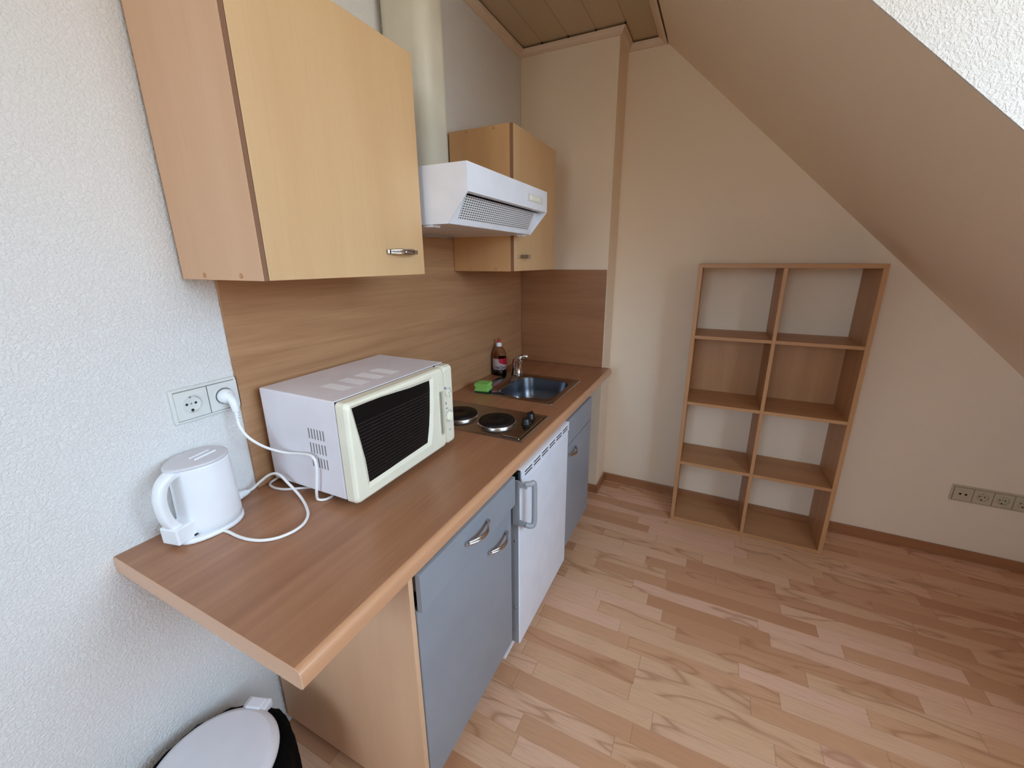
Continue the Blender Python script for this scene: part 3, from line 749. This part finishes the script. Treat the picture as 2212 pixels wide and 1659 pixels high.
# base
def baseloop(s, z):
    out = []
    for k in range(48):
        a = tau*k/48; r = .064*s; x = r*cos(a); y = r*sin(a)
        d = max(0, -(y-.25*x)/.064); y -= .016*d**3*s; x += .012*d**3*s
        out.append((kx+x, ky+y, ZT+z))
    return out
MB().loft([baseloop(.97, .0004), baseloop(1, .002), baseloop(1, .008), baseloop(.95, .011)]).build('power_base', M['white_plastic'], t)
m = MB(); m.loft([kl(.055, .0115), kl(.0600, .014), kl(.0605, .030), kl(.0585, .100), kl(.0570, .168), kl(.0565, .1735)])
body = m.build('kettle_body', M['white_plastic'], t)
# lid, slightly raised to a grip; extends into the handle top
hd = Vector((.22, -.975, 0)).normalized(); hs = Vector((hd.y, -hd.x, 0))
def lidloop(s, z):
    out = []
    for k in range(48):
        a = tau*k/48; v = Vector((cos(a), sin(a)*1.04, 0))*.0565*s; d = max(0, v.dot(hd)/.0565)
        v += hd*.012*d**4*s; out.append((kx+v.x, ky+v.y, ZT+z))
    return out
m = MB(); m.loft([lidloop(1.0, .1737), lidloop(1.005, .176), lidloop(.985, .1785), lidloop(.92, .1795), lidloop(.5, .1800), lidloop(.05, .1800)])
ld = m.build('lid', M['lidwhite'], t)
m = MB()
R4 = Matrix.Translation((kx+.006, ky+.008, ZT+.1800)) @ Matrix.Rotation(math.atan2(hd.y, hd.x), 4, 'Z')
m.box(-.026, .026, .006, .010, -.001, .0035, .0014, mat=R4); m.box(-.024, .024, -.012, -.0085, -.001, .0028, .0014, mat=R4)
m.build('lid_grip', M['white_plastic'], ld)
C0 = Vector((kx, ky, ZT))
def hp(d, z): p = C0+hd*d+Vector((0, 0, z)); return p
def sweep_rect(path, wid, thk, mb):
    loops = []
    N = len(path)
    for i, p in enumerate(path):
        dd = (path[min(i+1, N-1)]-path[max(i-1, 0)]).normalized(); nn = dd.cross(hs).normalized()
        w_ = wid(i/(N-1)); h_ = thk(i/(N-1)); L_ = []
        for k in range(16):
            a = tau*k/16; ca, sa = cos(a), sin(a)
            cx_ = (abs(ca)**.6)*(1 if ca > 0 else -1); sy_ = (abs(sa)**.6)*(1 if sa > 0 else -1)
            L_.append(p+hs*cx_*w_+nn*sy_*h_)
        loops.append(L_)
    mb.loft(loops)
ctrl = [hp(.046, .166), hp(.066, .165), hp(.086, .152), hp(.096, .126), hp(.097, .098), hp(.093, .070), hp(.084, .048), hp(.074, .036)]
P = [ctrl[0]*2-ctrl[1]]+ctrl+[ctrl[-1]*2-ctrl[-2]]; path = []
for i in range(1, len(P)-2):
    for k in range(5):
        q = k/5; a, b, c, d_ = P[i-1:i+3]; path.append(.5*((2*b)+(c-a)*q+(2*a-5*b+4*c-d_)*q*q+(3*b-a-3*c+d_)*q**3))
path.append(ctrl[-1])
m = MB(); sweep_rect(path, lambda q: .016-.003*sin(pi*q), lambda q: .0115-.002*sin(pi*q), m)
m.build('handle', M['white_plastic'], t)
m = MB()
R4 = Matrix.Translation(C0+hd*.068) @ Matrix.Rotation(math.atan2(hd.y, hd.x), 4, 'Z')
m.box(-.028, .030, -.024, .024, .010, .050, .004, 3, mat=R4)
m.build('switch_housing', M['white_plastic'], t)
MB().box(-.022, -.004, .0235, .0248, .012, .017, .0008, mat=R4).build('cord_slot', M['black'], t)
# kettle cord and its plug, lying on the worktop
kt = t
m = MB()
z_ = ZT+.0037
m.tube([(.094, .004, ZT+.014), (.108, .018, z_), (.139, .025, z_), (.180, .025, z_), (.214, .029, z_), (.245, .040, z_), (.268, .060, z_), (.279, .085, z_), (.280, .108, z_), (.272, .130, z_), (.249, .155, z_), (.205, .180, z_), (.160, .196, .862), (.120, .198, .885), (.085, .198, .903), (.060, .190, .900), (.042, .173, .884), (.030, .157, .868), (.024, .148, .863)], .0036, 10, sub=8)
kc = m.build('power_cord', M['cable'], kt, label='white cord looping across the worktop')
m = MB()
m.tube([(.024, .149, .8625), (.0225, .143, .8615)], lambda q: .006, 12, smooth_path=False)
m.tube([(.0225, .144, .8615), (.022, .132, .862), (.024, .118, .8635), (.026, .106, .8645)], lambda q: .0075+.0055*min(1, q*1.6), 16)
m.build('plug', M['white_plastic'], kc, label='white plug')

# ------------------------------------------------------------------ shelf
X0s, Y0s, W, H, D, T = 1.0192, 1.8366, .7416, 1.4525, .2700, .0195
t = thing('shelf_unit', 'beech cube shelf unit with eight compartments against the far wall', 'shelf', (X0s, Y0s, 0))
t.rotation_euler = (0, 0, .011)
class LS(LM): pass
LS().box(0, T, 0, D, 0.0005, H-T-.0003, .0007, 1).build('side_panel', M['maple_z'], t)
LS().box(W-T, W, 0, D, 0.0005, H-T-.0003, .0007, 1).build('side_panel', M['maple_z'], t)
LS().box(0, W, 0, D, H-T, H, .0007, 1).build('top_board', M['maple_x'], t)
LS().box(T+.0003, W-T-.0003, 0, D, .0005, T, .0007, 1).build('bottom_board', M['maple_x'], t)
zsv = [.3791, .735, 1.0958]; tb = .0165
lv = [T]+zsv+[H-T]
mid = W/2
for z in zsv:
    for a, b in ((T, mid-tb/2), (mid+tb/2, W-T)):
        LS().box(a+.0003, b-.0003, 0.0005, D-.001, z-tb, z, .0006, 1).build('shelf_board', M['maple_x'], t)
LS().box(mid-tb/2, mid+tb/2, .0002, D, T+.0003, H-T-.0003, .0006, 1).build('divider', M['maple_z'], t)
for a, b in ((T, mid-tb/2), (mid+tb/2, W-T)):
    LS().box(a+.0003, b-.0003, D-.008, D-.0012, zsv[1]+.0003, zsv[2]-tb-.0003).build('back_panel', M['maple_z'], t)

# ------------------------------------------------------------------ bin
bxx, byy, bzz = .190, -.1315, .35
t = thing('waste_bin', 'round waste bin with pale lid and black liner on the floor under the worktop', 'bin', (bxx, byy, 0))
MB().lathe([(.105, .0005), (.110, .006), (.128, .300), (.130, .312), (.120, .312)], (bxx, byy, 0), 48).build('bin_body', M['black'], t)
# liner: pleated black bag folded over the rim
m = MB(); loops = []
for (r, z, am) in ((.126, .322, .0), (.144, .3265, .003), (.155, .318, .004), (.160, .285, .005), (.161, .235, .007), (.158, .185, .010)):
    L_ = []
    for k in range(96):
        a = tau*k/96; rr_ = r+am*sin(a*13+1.3)*.6+am*sin(a*29)*.4
        zz = z+(.006*sin(a*5) if z < .2 else 0)
        L_.append((bxx+rr_*cos(a), byy+rr_*sin(a), zz))
    loops.append(L_)
m.loft(loops, cap0=False, cap1=False)
m.build('bin_liner', plain('black_bag_plastic', srgb(4, 4, 5), .75, Specular_IOR_Level=.08), t, label='black plastic bag folded over the rim')
def ll(r, z): return [(bxx+r*cos(a), byy+r*sin(a), z) for a in [tau*k/64 for k in range(64)]]
m = MB(); m.loft([ll(.130, .323), ll(.1325, .330), ll(.1325, .337), ll(.129, .3425), ll(.1165, .3500), ll(.1155, .3502), ll(.06, .3525), ll(.01, .353)])
ld = m.build('bin_lid', M['lidwhite'], t)
ha = math.atan2(.145, -.052)
R4 = Matrix.Translation((bxx, byy, 0)) @ Matrix.Rotation(ha, 4, 'Z')
m = MB(); m.box(.125, .158, -.032, .032, .318, .343, .006, 3, mat=R4); m.box(.122, .152, -.021, .021, .335, .350, .005, 3, mat=R4)
m.build('lid_hinge', M['lidwhite'], t)

# ------------------------------------------------------------------ camera
cam = bpy.data.cameras.new('camera'); co = bpy.data.objects.new('camera', cam); col.objects.link(co)
cp_, rx_, ry_, rz_ = (1.1172, -.4141, 1.4639), -.2766, -.0024, -.4456
fwd = Vector((sin(rz_)*cos(rx_), cos(rz_)*cos(rx_), sin(rx_))); right = Vector((cos(rz_), -sin(rz_), 0)); up = right.cross(fwd)
r2 = cos(ry_)*right+sin(ry_)*up; u2 = -sin(ry_)*right+cos(ry_)*up
Rm = Matrix((r2, u2, -fwd)).transposed().to_4x4(); co.matrix_world = Matrix.Translation(cp_) @ Rm
cam.sensor_width = 36; cam.lens = 873.367/2212*36; cam.shift_x = -19.154/2212; cam.shift_y = -16.14/2212
cam.clip_start = .02; scn.camera = co

# ------------------------------------------------------------------ light
wd = bpy.data.worlds.new('overcast_sky'); scn.world = wd; wd.use_nodes = True; nt = wd.node_tree
bg = nt.nodes['Background']; tc = nt.nodes.new('ShaderNodeTexCoord'); sp = nt.nodes.new('ShaderNodeSeparateXYZ'); nt.links.new(tc.outputs['Generated'], sp.inputs[0])
rp = nt.nodes.new('ShaderNodeValToRGB'); nt.links.new(sp.outputs[2], rp.inputs[0])
e = rp.color_ramp.elements; e[0].position = -.0; e[0].color = (.42, .42, .40, 1); e[1].position = .12; e[1].color = (.58, .775, 1, 1)
nt.links.new(rp.outputs[0], bg.inputs[0]); bg.inputs[1].default_value = 14.5
pl = bpy.data.lights.new('window_portal', 'AREA'); pl.shape = 'RECTANGLE'; pl.size = WY1-WY0; pl.size_y = WZ1-WZ0; pl.cycles.is_portal = True
po = bpy.data.objects.new('window_portal', pl); col.objects.link(po); po.location = (XW+.10, (WY0+WY1)/2, (WZ0+WZ1)/2)
po.rotation_euler = Vector((-1, 0, 0)).to_track_quat('-Z', 'Z').to_euler()

pl2 = bpy.data.lights.new('window_portal', 'AREA'); pl2.shape = 'RECTANGLE'; pl2.size = FX1-FX0; pl2.size_y = FZ1-FZ0; pl2.cycles.is_portal = True
po2 = bpy.data.objects.new('window_portal', pl2); col.objects.link(po2); po2.location = ((FX0+FX1)/2, YF-.10, (FZ0+FZ1)/2)
po2.rotation_euler = Vector((0, 1, 0)).to_track_quat('-Z', 'Z').to_euler()
for o in list(bpy.data.objects):
    if '_org' in o: del o['_org']
vs = scn.view_settings; vs.view_transform = 'Standard'; vs.look = 'None'; vs.gamma = 1; vs.exposure = 0.0; vs.use_curve_mapping = False
cy = scn.cycles; cy.use_denoising = True; cy.max_bounces = 10; cy.diffuse_bounces = 7; cy.glossy_bounces = 4; cy.sample_clamp_indirect = 8; cy.caustics_reflective = False; cy.caustics_refractive = False
